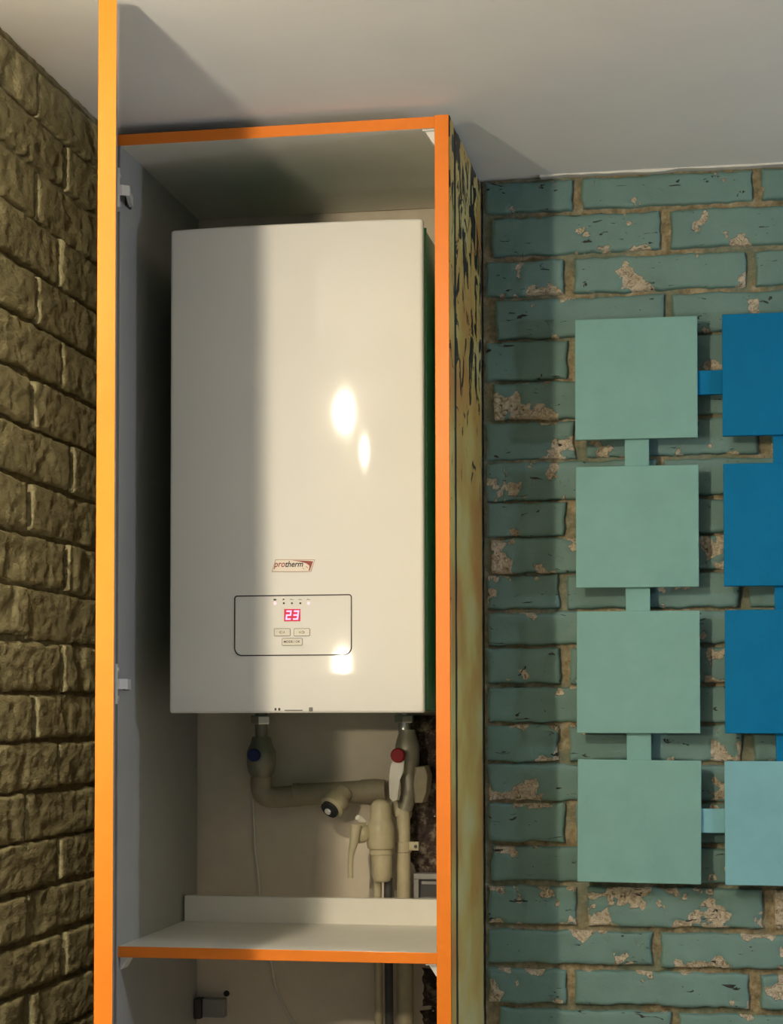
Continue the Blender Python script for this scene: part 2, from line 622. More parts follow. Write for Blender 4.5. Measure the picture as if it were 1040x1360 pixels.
# ------------------------------------------------------------------ cabinet
cab = empty('tall_cabinet', (-0.67, 3.0, 0.0), 'tall open cabinet with orange edges and open door around the white boiler', 'cabinet')
EB = 0.0016     # edge band proud of board


def board(name, x0, x1, y0, y1, z0, z1, mat='melamine', band=None, label=None):
    p = build(name, nbox(x0, x1, y0, y1, z0, z1, bev=0.0006, seg=1), mat, cab, label=label)
    if band:
        build('edge_band', nbox(*band, bev=0.0007), 'orange', p, label='glossy orange edge banding')
    return p


YB = 3.25
YG = 3.199
left_panel = board('side_panel', XI - 0.018, XI, YF, YB, 0.0, TOP0, 'melamine_shaded')
top_panel = board('top_panel', XI - 0.018, XRI, YF + EB, YB, TOP0, TOP1, 'melamine', (XI - 0.018, XRI, YF, YF + EB, TOP0, TOP1))
right_panel = board('side_panel', XRI, XRO - 0.003, YF + EB, YB, 0.0, TOP1 + 0.002, 'melamine', (XRI, XRO, YF, YF + EB, 0.0, TOP1 + 0.002))
shelf = board('shelf', XI, XRI, YF + 0.004 + EB, 3.175, SH0, SH1, 'melamine', (XI, XRI, YF + 0.004, YF + 0.004 + EB, SH0, SH1))
board('shelf_upstand', XI + 0.004, XRI, 3.157, 3.175, SH1, SH1 + 0.045, 'melamine', label='white strip standing at the back of the shelf')
board('bottom_panel', XI, XRI, YF + 0.004 + EB, YB, 0.08, 0.098, 'melamine', (XI, XRI, YF + 0.004, YF + 0.004 + EB, 0.08, 0.098))
build('black_backing', nbox(XRO - 0.003, XRO - 0.001, YF + EB, YG, 0.0, TOP1 + 0.002), 'black_board', cab, label='black board behind the gold film')
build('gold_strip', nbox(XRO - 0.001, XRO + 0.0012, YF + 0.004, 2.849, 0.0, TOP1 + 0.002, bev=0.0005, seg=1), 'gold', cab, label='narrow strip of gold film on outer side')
bm = bmesh.new()
nz, ny = 220, 16
g = []
for j in range(nz + 1):
    z = (TOP1 + 0.002) * j / nz
    row = []
    for i in range(ny + 1):
        y = 2.886 + (YG - 2.886) * i / ny
        edge = min(i, ny - i) == 0
        h = 0.0016 + 0.0013 * fnoise(Vector((y * 26, z * 9, 5)))
        yy = y + (0.004 * fnoise(Vector((z * 18, i * 3.0, 8))) if edge else 0)
        row.append(bm.verts.new((XRO - 0.001 + (0 if edge else max(0.0006, h)), min(yy, YG), z)))
    g.append(row)
for j in range(nz):
    for i in range(ny):
        bm.faces.new((g[j][i], g[j][i + 1], g[j + 1][i + 1], g[j + 1][i]))
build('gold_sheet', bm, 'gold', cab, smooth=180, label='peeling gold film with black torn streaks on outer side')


def bracket(cx, cz, sx, sz, s=0.02):
    """triangular plastic corner piece: gusset plate with two flanges"""
    bm = bmesh.new()
    extrude_poly(bm, [(cx, cz), (cx + sx * s, cz), (cx + sx * s * 0.78, cz + sz * s * 0.28), (cx + sx * s * 0.2, cz + sz * s * 1.2), (cx, cz + sz * s * 1.3)], YF + 0.012, YF + 0.042, 0.001)
    bx = sorted((cx + sx * 0.002, cx + sx * s * 1.1)); bz = sorted((cz, cz + sz * 0.002))
    box(bm, bx[0], bx[1], YF + 0.006, YF + 0.05, bz[0], bz[1])
    build('corner_bracket', bm, 'bracket', cab, label='small white corner bracket')


bracket(XRI, TOP0, -1, -1, 0.018)
bracket(XI + 0.0005, SH0, 1, -1, 0.016)
bracket(XRI, SH0, -1, -1, 0.016)

# the door, standing open and pointing at the viewer
HX, HY = -0.9310, 2.7955
ex, ey = -0.7555 - HX, 2.259 - HY
L = math.hypot(ex, ey)
dirv = Vector((ex / L, ey / L, 0))                # from hinge to free edge
nrm = Vector((dirv.y, -dirv.x, 0))                # towards the outer face (left)


def dpt(s, t, z):
    return Vector((HX, HY, 0)) + dirv * s + nrm * t + Vector((0, 0, z))


def dbox(s0, s1, t0, t1, z0, z1, bev=0.0007):
    bm = nbox(s0, s1, t0, t1, z0, z1, bev=bev, seg=2 if bev > 0.0005 else 1)
    for v in bm.verts:
        v.co = dpt(v.co.x, v.co.y, v.co.z)
    return bm


DZ0, DZ1 = 0.10, 2.5185
door = build('door', dbox(0.0, L - 0.0016, 0.0012, 0.0218, DZ0, DZ1), 'melamine_shaded', cab, label='open cabinet door seen edge on')
build('edge_band', dbox(L - 0.0016, L, 0.0, 0.023, DZ0, DZ1), 'orange', door, label='bright orange front edge of the door')
build('outer_face', dbox(0.0, L - 0.0016, 0.0218, 0.0230, DZ0, DZ1), 'door_face', door)
for hz in (at(162, 246, 2.74).z, at(162, 908, 2.74).z, 0.9, 0.25):
    fl = dbox(0.020, 0.048, -0.0026, 0.0012, hz - 0.031, hz + 0.031, 0.0004)
    h = build('hinge', fl, 'hinge', door, label='steel concealed hinge')
    for dz in (-0.022, 0.022):
        bm = bmesh.new()
        lathe(bm, dpt(0.030, -0.0025, hz + dz), -nrm, [(0, 0.0042), (0.0018, 0.0042), (0.0026, 0.003)], 12)
        build('screw', bm, 'steel', h)
    bm = bmesh.new()
    # arm bending from the cup to the side panel
    a0, a1, a2, a3 = dpt(0.034, -0.003, 0), dpt(0.030, -0.015, 0), Vector((XI + 0.011, YF + 0.012, 0)), Vector((XI + 0.007, YF + 0.034, 0))
    pts = [a0, a1, a2, a3]
    pr = []
    for p in pts:
        pr.append([p + Vector((dx, 0, hz + dz)) for dx, dz in ((-0.003, -0.008), (0.003, -0.008), (0.003, 0.008), (-0.003, 0.008))])
    rings = [[bm.verts.new(c) for c in q] for q in pr]
    for q in range(3):
        for k in range(4):
            bm.faces.new((rings[q][k], rings[q][(k + 1) % 4], rings[q + 1][(k + 1) % 4], rings[q + 1][k]))
    bm.faces.new(rings[0][::-1]); bm.faces.new(rings[-1])
    build('hinge_arm', bm, 'hinge', h)
    build('mounting_plate', nbox(XI, XI + 0.004, YF + 0.022, YF + 0.046, hz - 0.009, hz + 0.009, bev=0.001), 'boxdark', h)

# ------------------------------------------------------------------ boiler
BX0, BX1, BZ0, BZ1 = -0.8675, -0.4545, 1.6005, 2.3815
BXC, BHW = (BX0 + BX1) / 2, (BX1 - BX0) / 2
BY = 2.862


def sag(x):
    u = min(1.0, abs(x - BXC) / BHW)
    return 0.0095 * (0.10 * u ** 2 + 0.90 * u ** 4)


def fy(x):
    return BY + sag(x)


boiler = empty('wall_boiler', (BXC, 3.05, BZ0), 'white wall-hung boiler with red 23 display inside the cabinet', 'boiler')
cover = bmesh.new()
back_y = BY + 0.022


def ring_pts(ins, yoff):
    hw = BHW - ins
    R = 0.006
    pts = [(BXC - hw, back_y)]
    for k in range(5):
        a = math.pi / 2 * k / 4
        x = BXC - hw + R - R * math.cos(a)
        pts.append((x, fy(BXC - BHW) + R * (1 - math.sin(a)) - R * 0.25 + yoff))
    N = 40
    for k in range(1, N):
        x = BXC - hw + R + (2 * hw - 2 * R) * k / N
        e = min(1, 1)
        pts.append((x, min(fy(x), fy(BXC - BHW) - R * 0.25) + yoff))
    for k in range(5):
        a = math.pi / 2 * (1 - k / 4)
        x = BXC + hw - R + R * math.cos(a)
        pts.append((x, fy(BXC - BHW) + R * (1 - math.sin(a)) - R * 0.25 + yoff))
    pts.append((BXC + hw, back_y))
    return pts


levels = []
for k in range(5):
    a = math.pi / 2 * k / 4
    levels.append((BZ0 + 0.005 * (1 - math.sin(a)), 0.005 * (1 - math.cos(a))))
levels = [(BZ0 + 0.005 - 0.005 * math.cos(math.pi / 2 * k / 4), 0.005 - 0.005 * math.sin(math.pi / 2 * k / 4)) for k in range(5)]
levels += [(BZ0 + (BZ1 - BZ0) * k / 12, 0) for k in range(1, 12)]
levels += [(BZ1 - 0.005 + 0.005 * math.sin(math.pi / 2 * k / 4), 0.005 - 0.005 * math.cos(math.pi / 2 * k / 4)) for k in range(5)]
rings = []
for z, ins in levels:
    rings.append([cover.verts.new((x, min(y, back_y), z)) for x, y in ring_pts(ins * 0.6, ins)])
n = len(rings[0])
for q in range(len(rings) - 1):
    for k in range(n):
        cover.faces.new((rings[q][k], rings[q][(k + 1) % n], rings[q + 1][(k + 1) % n], rings[q + 1][k]))
cover.faces.new(rings[0][::-1]); cover.faces.new(rings[-1])
front = build('front_cover', cover, 'boiler', boiler, smooth=50, label='glossy white slightly curved front cover')
bm = bmesh.new()
box(bm, BX0 + 0.003, BX1 - 0.002, back_y, 3.225, BZ0 + 0.004, BZ1 - 0.006, bev=0.003)
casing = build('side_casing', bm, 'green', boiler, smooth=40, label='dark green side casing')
bm = bmesh.new()
tube(bm, [(BX1 - 0.0015, 2.902, BZ0 + 0.006), (BX1 - 0.0015, 2.902, BZ1 - 0.008)], 0.003, 12)
build('seam_bead', bm, 'green', casing, smooth=60)
build('wall_bracket', nbox(BXC - 0.15, BXC + 0.15, 3.225, Y_WALL, 2.20, 2.25, bev=0.001), 'steel', boiler)
# little marks and latch at the lower rim
for px, wd in ((366, 0.003), (371, 0.003)):
    p = at(px, 942, BY)
    build('latch_mark', nbox(p.x - wd / 2, p.x + wd / 2, fy(p.x) - 0.0006, fy(p.x) + 0.001, p.z - 0.002, p.z + 0.002), 'black', front)
p = at(413, 942, BY)
build('latch', nbox(p.x - 0.003, p.x + 0.003, fy(p.x) - 0.0012, fy(p.x) + 0.001, p.z - 0.003, p.z + 0.003, bev=0.0006), 'grey_print', front)
p0, p1 = at(378, 943, BY), at(402, 943, BY)
build('latch_slot', nbox(p0.x, p1.x, fy(p0.x) - 0.0005, fy(p0.x) + 0.001, p0.z - 0.0012, p0.z + 0.0004), 'grey_print', front)


def onto_front(bm, off):
    """push a flat (x, local depth, z) mesh onto the curved cover"""
    for v in bm.verts:
        v.co.y = fy(v.co.x) - off + v.co.y
    return bm


def F(px, py):
    p = at(px, py, BY)
    return p.x, p.z


def rrect(x0, x1, z0, z1, rb, rt, n=8):
    pts = []
    for cx, cz, r, a0 in ((x1 - rt, z1 - rt, rt, 0), (x0 + rt, z1 - rt, rt, 90), (x0 + rb, z0 + rb, rb, 180), (x1 - rb, z0 + rb, rb, 270)):
        for k in range(n + 1):
            a = math.radians(a0 + 90 * k / n)
            pts.append((cx + r * math.cos(a), cz + r * math.sin(a)))
    return pts


def band_loop(outer, inner, t):
    bm = bmesh.new()
    n = len(outer)
    A = [bm.verts.new((x, -t, z)) for x, z in outer]
    B = [bm.verts.new((x, -t, z)) for x, z in inner]
    A2 = [bm.verts.new((x, 0, z)) for x, z in outer]
    B2 = [bm.verts.new((x, 0, z)) for x, z in inner]
    for k in range(n):
        j = (k + 1) % n
        bm.faces.new((A[k], A[j], B[j], B[k]))
        bm.faces.new((A2[k], A2[j], A[j], A[k]))
        bm.faces.new((B[k], B[j], B2[j], B2[k]))
    return bm


def densify(pts, step=0.012):
    out = []
    for k in range(len(pts)):
        a, b = pts[k], pts[(k + 1) % len(pts)]
        d = math.hypot(b[0] - a[0], b[1] - a[1])
        m_ = max(1, int(d / step))
        for s in range(m_):
            out.append((a[0] + (b[0] - a[0]) * s / m_, a[1] + (b[1] - a[1]) * s / m_))
    return out


def solid(pts, t):
    return extrude_poly(bmesh.new(), pts, -t, 0.0005)


def scaled_rr(px0, px1, py0, py1, rb, rt, line):
    x0, z1 = F(px0, py0)
    x1, z0 = F(px1, py1)
    zz1 = (F(px0, py0)[1] + F(px1, py0)[1]) / 2
    zz0 = (F(px0, py1)[1] + F(px1, py1)[1]) / 2
    return rrect(x0, x1, zz0, zz1, rb, rt), rrect(x0 + line, x1 - line, zz0 + line, zz1 - line, max(rb - line, 1e-4), max(rt - line, 1e-4)), (x0, x1, zz0, zz1)


# control panel outline
o_, i_, pr = scaled_rr(311, 467.5, 790, 871, 0.013, 0.005, 0.0019)
panel = build('control_panel_outline', onto_front(band_loop(densify(o_), densify(i_), 0.0006), 0.0), 'black', boiler, label='black rounded outline of the control panel')
# display with digits
x0, z1 = F(377.5, 809); x1, z0 = F(399, 825)
disp = build('display', onto_front(solid([(x0, z0), (x1, z0), (x1, z1), (x0, z1)], 0.0008), 0.0), 'display', boiler, label='red digital display reading 23')
SEG = {'2': 'abged', '3': 'abgcd'}


def digit(ch, cx, cz, wd, ht, t, slant=0.12):
    bm = bmesh.new()
    hw, hh = wd / 2, ht / 2
    S = {'a': (-hw, hw, hh - t, hh), 'g': (-hw, hw, -t / 2, t / 2), 'd': (-hw, hw, -hh, -hh + t),
         'b': (hw - t, hw, 0, hh), 'c': (hw - t, hw, -hh, 0), 'f': (-hw, -hw + t, 0, hh), 'e': (-hw, -hw + t, -hh, 0)}
    for s in SEG[ch]:
        a, b, c, d = S[s]
        extrude_poly(bm, [(cx + a + slant * c, cz + c), (cx + b + slant * c, cz + c), (cx + b + slant * d, cz + d), (cx + a + slant * d, cz + d)], -0.0013, -0.0007)
    return bm


zc = (z0 + z1) / 2
dw = x1 - x0
build('digit', onto_front(digit('2', x0 + dw * 0.28, zc, dw * 0.32, (z1 - z0) * 0.76, 0.0022), 0.0), 'digit', disp, label='glowing pink digit 2')
build('digit', onto_front(digit('3', x0 + dw * 0.74, zc, dw * 0.32, (z1 - z0) * 0.76, 0.0022), 0.0), 'digit', disp, label='glowing pink digit 3')
# indicator lamps and their symbols
for k, px in enumerate((365.5, 377, 387.8, 399, 410)):
    cx, cz = F(px, 801.2)
    on = k in (0, 4)
    pts = [(cx + 0.0019 * math.cos(a * math.pi / 8) * (1.15 if on else 0.85), cz + 0.0019 * math.sin(a * math.pi / 8) * (1.25 if on else 0.85)) for a in range(16)]
    build('indicator_light', onto_front(solid(pts, 0.0007), 0.0), 'led_on' if on else 'led_off', boiler, label='lit pink indicator light' if on else 'dark indicator light')
    cx, cz = F(px - 0.3, 796.4)
    if k == 0:
        b_ = solid([(cx - 0.0022, cz - 0.0014), (cx + 0.0022, cz - 0.0014), (cx + 0.0022, cz + 0.0012), (cx - 0.0022, cz + 0.0012)], 0.0006)
    elif k == 1:
        b_ = solid([(cx - 0.0014, cz - 0.0016), (cx + 0.0004, cz - 0.0002), (cx + 0.0016, cz - 0.0002), (cx + 0.0014, cz + 0.0014), (cx - 0.0012, cz + 0.0014)], 0.0006)
    else:
        b_ = bmesh.new()
        tube(b_, smooth_path([(cx - 0.0026, -0.0004, cz - 0.0006), (cx - 0.001, -0.0004, cz + 0.0008), (cx + 0.0008, -0.0004, cz - 0.0004), (cx + 0.0026, -0.0004, cz + 0.0002)], 4), 0.00045, 6)
    build('indicator_symbol', onto_front(b_, 0.0), 'grey_print' if k > 1 else 'black', boiler)


def text_bm(s, size, shear=0.0, offset=0.0):
    cu = bpy.data.curves.new('lettering', 'FONT')
    cu.body = s
    cu.size = size
    cu.shear = shear
    cu.offset = offset
    cu.resolution_u = 3
    cu.align_x = 'LEFT'
    to = bpy.data.objects.new('lettering', cu)
    COL.objects.link(to)
    bpy.context.view_layer.update()
    me = bpy.data.meshes.new_from_object(to)
    bpy.data.objects.remove(to, do_unlink=True)
    bm = bmesh.new()
    bm.from_mesh(me)
    bpy.data.meshes.remove(me)
    return bm


def text_on_front(name, s, x0, x1, zbase, ht, mat, parent, shear=0.0, bold=0.0, off=0.0014):
    """flat lettering fitted between x0 and x1, baseline zbase, height of the tallest letter ht"""
    bm = text_bm(s, 1.0, shear, bold)
    xs = [v.co.x for v in bm.verts]; ys = [v.co.y for v in bm.verts]
    a, b = min(xs), max(xs)
    top = max(ys)
    for v in bm.verts:
        v.co = Vector((x0 + (v.co.x - a) / (b - a) * (x1 - x0), 0.0, zbase + v.co.y / top * ht))
    onto_front(bm, off)
    me_o = build(name, bm, mat, parent)
    return me_o


# buttons
def button(px0, px1, py0, py1, name='button', label=None):
    o_, i_, r_ = scaled_rr(px0, px1, py0, py1, 0.0022, 0.0022, 0.0009)
    b = build(name, onto_front(solid(i_, 0.0012), 0.0), 'button', boiler, label=label)
    build('button_rim', onto_front(band_loop(o_, i_, 0.0010), 0.0), 'grey_print', b)
    return b, r_


b1, r1 = button(364, 386, 834.5, 845, label='left arrow button')
b2, r2 = button(390, 412, 834.5, 845, label='right arrow button')
b3, r3 = button(374.5, 402, 847.5, 857.5, label='mode button')


def arrow(r_, sgn):
    cx, cz = (r_[0] + r_[1]) / 2, (r_[2] + r_[3]) / 2
    a = 0.0052
    pts = [(-a, 0), (-a * 0.3, 0.0028), (-a * 0.3, 0.0014), (a * 0.75, 0.0014), (a * 0.75, -0.0014), (-a * 0.3, -0.0014), (-a * 0.3, -0.0028)]
    out = [(cx - sgn * x, cz + z) for x, z in pts]
    inn = [(cx - sgn * x * 0.72, cz + z * 0.62) for x, z in pts]
    bm = band_loop(out, inn, 0.0002)
    onto_front(bm, 0.0013)
    return bm


build('arrow_symbol', arrow(r1, -1), 'grey_print', b1)
build('arrow_symbol', arrow(r2, 1), 'grey_print', b2)
text_on_front('lettering', 'MODE / OK', r3[0] + 0.0035, r3[1] - 0.0035, r3[2] + 0.0046, 0.0036, 'black', b3, 0, 0.02, 0.0015)

# maker's badge: slanted plate, lettering, red swoosh
bx = [F(361, 759.5), F(413.5, 759.5), F(418.5, 743), F(366, 743)]
badge = build('badge', onto_front(solid(bx, 0.0010), 0.0), 'badge', boiler, label='slanted maker badge with red and black lettering')
cxb = sum(p[0] for p in bx) / 4; czb = sum(p[1] for p in bx) / 4
inner = [(cxb + (x - cxb) * 0.972, czb + (z - czb) * 0.90) for x, z in bx]
build('badge_rim', onto_front(band_loop(bx, inner, 0.0003), 0.0010), 'badge_rim', badge)
xa, zl_ = F(363.8, 753.2)
xm, _ = F(379.2, 753)
xe, _ = F(403, 753)
hh = F(370, 745.6)[1] - F(370, 753.2)[1]
text_on_front('lettering', 'pro', xa, xm - 0.0004, zl_, hh * 0.74, 'redprint', badge, 0.28, 0.012)
text_on_front('lettering', 'therm', xm, xe, zl_, hh, 'black', badge, 0.28, 0.02)
sw = []
for k in range(11):
    t = k / 10
    sw.append(F(388 + 28.0 * t, 744.4 + 1.2 * t * t))
lo = [F(411.8, 757.6), F(409.8, 757.9), F(411.2, 754.2), F(411.0, 751.0), F(407.2, 748.4), F(400, 746.2)]
build('swoosh', onto_front(solid(sw + lo, 0.0002), 0.0013), 'redprint', badge, label='dark red swoosh')
for q in ((401.5, 754.8, 404.0, 755.8), (406, 752.5, 409.0, 754.8)):
    a, b = F(q[0], q[1]), F(q[2], q[3])
    build('swoosh_dash', onto_front(solid([a, (a[0] + 0.0008, a[1] + 0.0008), (b[0] + 0.0008, b[1] + 0.0008), b], 0.0002), 0.0013), 'badge_rim', badge)

# ------------------------------------------------------------------ pipes under the boiler
YP = 3.205
K = YP / FPX * 1.02           # metres per pixel near the pipes


def V3(px, py, Y=YP):
    return at(px, py, Y)


UP = Vector((0, 0, 1))


def hexnut(bm, p, axis, r, h):
    return lathe(bm, p, axis, [(0, r * 0.92), (h * 0.15, r), (h * 0.85, r), (h, r * 0.92)], 6)


# -- return line, blue tap
ret = empty('return_pipe', V3(347, 1090), 'grey horizontal pipe with strainer and blue knob valve under boiler left', 'pipe')
p = V3(347, 962)
bm = bmesh.new(); hexnut(bm, V3(347, 962), UP, 0.019, 0.016)
build('union_nut', bm, 'steel', ret)
bm = bmesh.new(); tube(bm, [V3(347, 945), V3(347, 985)], 0.011); build('connector', bm, 'brass', ret, smooth=60)
bm = bmesh.new()
lathe(bm, V3(347, 1040), UP, [(0, 0.014), (0.012, 0.018), (0.02, 0.023), (0.035, 0.026), (0.055, 0.026), (0.068, 0.020), (0.082, 0.016)], 20)
build('valve_body', bm, 'brass', ret, smooth=50)
kp = V3(337, 1003, 3.155)
bm = bmesh.new(); lathe(bm, V3(339, 1003, 3.19), (0, -1, 0), [(0, 0.006), (0.026, 0.006)], 12)
build('valve_stem', bm, 'brass', ret, smooth=50)
bm = bmesh.new()
lathe(bm, kp + Vector((0, 0.010, 0)), (0, -1, 0), [(0, 0.0095), (0.003, 0.0115), (0.011, 0.0115), (0.013, 0.010)], 20)
build('blue_knob', bm, 'blue_knob', ret, smooth=40, label='dark blue round valve knob')
bm = bmesh.new()
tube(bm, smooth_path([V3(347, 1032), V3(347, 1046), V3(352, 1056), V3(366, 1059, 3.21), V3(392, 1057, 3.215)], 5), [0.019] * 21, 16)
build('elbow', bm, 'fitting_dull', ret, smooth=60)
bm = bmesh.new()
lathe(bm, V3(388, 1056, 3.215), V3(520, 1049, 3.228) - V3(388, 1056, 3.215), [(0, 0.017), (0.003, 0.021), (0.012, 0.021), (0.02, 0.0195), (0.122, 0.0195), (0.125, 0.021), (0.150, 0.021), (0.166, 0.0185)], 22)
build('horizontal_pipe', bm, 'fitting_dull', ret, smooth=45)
ax = V3(430, 1084, 3.165) - V3(456, 1054, 3.205)
bm = bmesh.new()
lathe(bm, V3(458, 1052, 3.205), ax, [(0, 0.015), (0.018, 0.016), (0.021, 0.0225), (0.041, 0.0225), (0.044, 0.018)], 20)
st_ = build('strainer_branch', bm, 'fitting', ret, smooth=45, label='beige slanted strainer cap')
bm = bmesh.new()
an = ax.normalized()
lathe(bm, V3(458, 1052, 3.205) + an * 0.044, ax, [(0, 0.0165), (0.006, 0.0165), (0.007, 0.0145)], 18)
build('strainer_plug', bm, 'rubber', st_, smooth=40)
bm = bmesh.new(); lathe(bm, V3(458, 1052, 3.205) + an * 0.051, ax, [(0, 0.006), (0.004, 0.006)], 6)
build('plug_nut', bm, 'bracket', st_)

# -- safety valve in the middle
sv = empty('safety_valve', V3(508, 1186, 3.20), 'beige domed safety valve with hanging side lever on pipes', 'valve')
Ys = 3.170
def prof_px(rows, ybase, x):
    """profile rows (pixel y, half width px) -> heights over the lowest"""
    zb_ = V3(x, ybase, Ys).z
    return [(V3(x, y, Ys).z - zb_, hw * K) for y, hw in rows]
bm = bmesh.new()
lathe(bm, V3(505.5, 1127, Ys), UP, prof_px([(1127, 16.5), (1121, 18), (1098, 18), (1091, 15.5), (1088.5, 14.2), (1076, 14), (1069, 13), (1064, 9.5), (1061.5, 5), (1061, 0.5)], 1127, 505.5), 26)
build('valve_body', bm, 'fitting', sv, smooth=45)
bm = bmesh.new()
lathe(bm, V3(506, 1135, Ys), UP, prof_px([(1135, 13.5), (1134.5, 15), (1129, 15), (1127, 14)], 1135, 506), 26)
build('collar', bm, 'fitting', sv, smooth=45)
bm = bmesh.new()
lathe(bm, V3(507, 1171, Ys), UP, prof_px([(1171, 9), (1169.5, 11), (1163, 13.5), (1136, 13.5), (1134, 12.5)], 1171, 507), 26)
build('lower_body', bm, 'fitting', sv, smooth=45)
for xa in (501.5, 515.5):
    bm = bmesh.new(); tube(bm, [V3(xa, 1166, 3.184), V3(xa, 1200, 3.186), V3(xa + 2, 1400, 3.19), V3(xa + 3, 1900, 3.19)], 5.6 * K, 12)
    build('thin_pipe', bm, 'fitting' if xa < 510 else 'boxdark', sv, smooth=60)
bm = bmesh.new()
hp = V3(488, 1107, Ys)
lathe(bm, hp, V3(464, 1106, 3.135) - hp, [(0, 0.008), (0.008, 0.009), (0.010, 0.0165), (0.020, 0.0175), (0.027, 0.0145), (0.030, 0.009)], 20)
kn = build('side_knob', bm, 'fitting', sv, smooth=45)
bm = bmesh.new(); lathe(bm, hp + (V3(464, 1106, 3.135) - hp).normalized() * 0.030, V3(464, 1106, 3.135) - hp, [(0, 0.0085), (0.003, 0.0085), (0.004, 0.007)], 16)
build('knob_cap', bm, 'boxdark', kn, smooth=40)
bm = bmesh.new()
lv = smooth_path([V3(473, 1096, 3.14), V3(470, 1118, 3.135), V3(466, 1138, 3.133), V3(465.5, 1166, 3.133)], 6)
rd = [0.0105 - 0.0055 * min(1, k / 12) for k in range(len(lv))]
tube(bm, lv, rd, 12)
for v in bm.verts: pass
build('side_lever', bm, 'fitting', sv, smooth=60, label='beige lever hanging beside the valve')
bm = bmesh.new(); lathe(bm, V3(484, 1091, 3.165), (-0.3, -0.6, 0.25), [(0, 0.005), (0.018, 0.0065), (0.022, 0.004)], 12)
build('bleed_screw', bm, 'lever', sv, smooth=45)

# -- supply line, red tap
sup = empty('supply_pipe', V3(537, 1190), 'vertical beige pipe with red knob valve and white lever under boiler right', 'pipe')
bm = bmesh.new(); hexnut(bm, V3(537, 960), UP, 0.018, 0.014); build('union_nut', bm, 'steel', sup)
bm = bmesh.new(); tube(bm, [V3(537, 945), V3(537, 985)], 0.011); build('connector', bm, 'steel', sup, smooth=60)
bm = bmesh.new()
lathe(bm, V3(541, 1030), UP, [(0, 0.014), (0.01, 0.018), (0.022, 0.0215), (0.050, 0.0215), (0.062, 0.019), (0.072, 0.0155), (0.080, 0.014)], 20)
build('valve_body', bm, 'brass', sup, smooth=50)
bm = bmesh.new()
tube(bm, smooth_path([V3(541, 1028), V3(544, 1045), V3(541, 1062), V3(537, 1075)], 5), [0.0155] * 8 + [0.014] * 8, 16)
build('adapter', bm, 'brass', sup, smooth=60)
bm = bmesh.new(); lathe(bm, V3(532, 1003, 3.19), (0, -1, 0), [(0, 0.006), (0.03, 0.006)], 12)
build('valve_stem', bm, 'brass', sup, smooth=50)
bm = bmesh.new()
lathe(bm, V3(529.5, 1003, 3.165), (0, -1, 0), [(0, 0.0105), (0.003, 0.0125), (0.010, 0.0125), (0.013, 0.0105)], 22)
build('red_knob', bm, 'red_knob', sup, smooth=40, label='dark red round valve knob')
bm = bmesh.new()
q = [(521, 1010), (537, 1010), (536, 1026), (530.5, 1036), (529, 1062), (522, 1064), (517.5, 1060), (516.5, 1030), (519, 1018)]
extrude_poly(bm, [(V3(a, b, 3.168).x, V3(a, b, 3.168).z) for a, b in q], 3.165, 3.172, 0.0012)
build('valve_lever', bm, 'lever', sup, smooth=40, label='cream valve lever pointing down')
bm = bmesh.new()
lathe(bm, V3(531, 1083), UP + Vector((-0.35, 0, 0)), [(0, 0.012), (0.008, 0.0125), (0.018, 0.009), (0.026, 0.006)], 14)
build('elbow', bm, 'fitting', sup, smooth=50)
bm = bmesh.new(); tube(bm, [V3(535.5, 1070), V3(535.5, 1082), V3(536.5, 1200), V3(538, 1280), V3(539, 1900)], [0.0105, 0.0122, 0.0122, 0.0145, 0.0145], 18)
build('vertical_pipe', bm, 'fitting', sup, smooth=60)
bm = bmesh.new(); lathe(bm, V3(536, 1132), UP, [(0, 0.0135), (0.001, 0.0145), (0.017, 0.0145), (0.018, 0.0135)], 20)
c_ = V3(552, 1124, 3.197)
box(bm, c_.x - 0.011, c_.x + 0.006, 3.192, 3.204, c_.z - 0.007, c_.z + 0.008, bev=0.001)
cl = build('pipe_clamp', bm, 'fitting', sup, smooth=40)
bm = bmesh.new(); lathe(bm, Vector((c_.x + 0.001, 3.1925, c_.z)), (0, -1, 0), [(0, 0.0032), (0.0015, 0.0032)], 10)
build('clamp_screw', bm, 'boxdark', cl)
bm = bmesh.new()
q = [(552, 1018), (566, 1017), (570, 1030), (568, 1052), (563, 1066), (552, 1066), (551, 1040)]
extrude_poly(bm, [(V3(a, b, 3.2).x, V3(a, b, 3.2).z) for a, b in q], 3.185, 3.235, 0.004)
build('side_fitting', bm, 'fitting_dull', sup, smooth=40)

# -- cable hanging down the plaster
bm = bmesh.new()
yc = Y_WALL - 0.004
path = [V3(335, 1062, yc), V3(337, 1085, yc), V3(339, 1130, yc), V3(343, 1160, yc), V3(345, 1186, yc), V3(350, 1240, yc), V3(361, 1282, yc), V3(366, 1310, yc), V3(379, 1340, yc), V3(395, 1370, yc), V3(410, 1420, yc), V3(415, 1700, yc)]
tube(bm, smooth_path(path, 6), 0.0022, 8)
tag(build('cable', bm, 'cable', smooth=80), 'thin pale cable hanging down the plaster behind the shelf', 'cable')

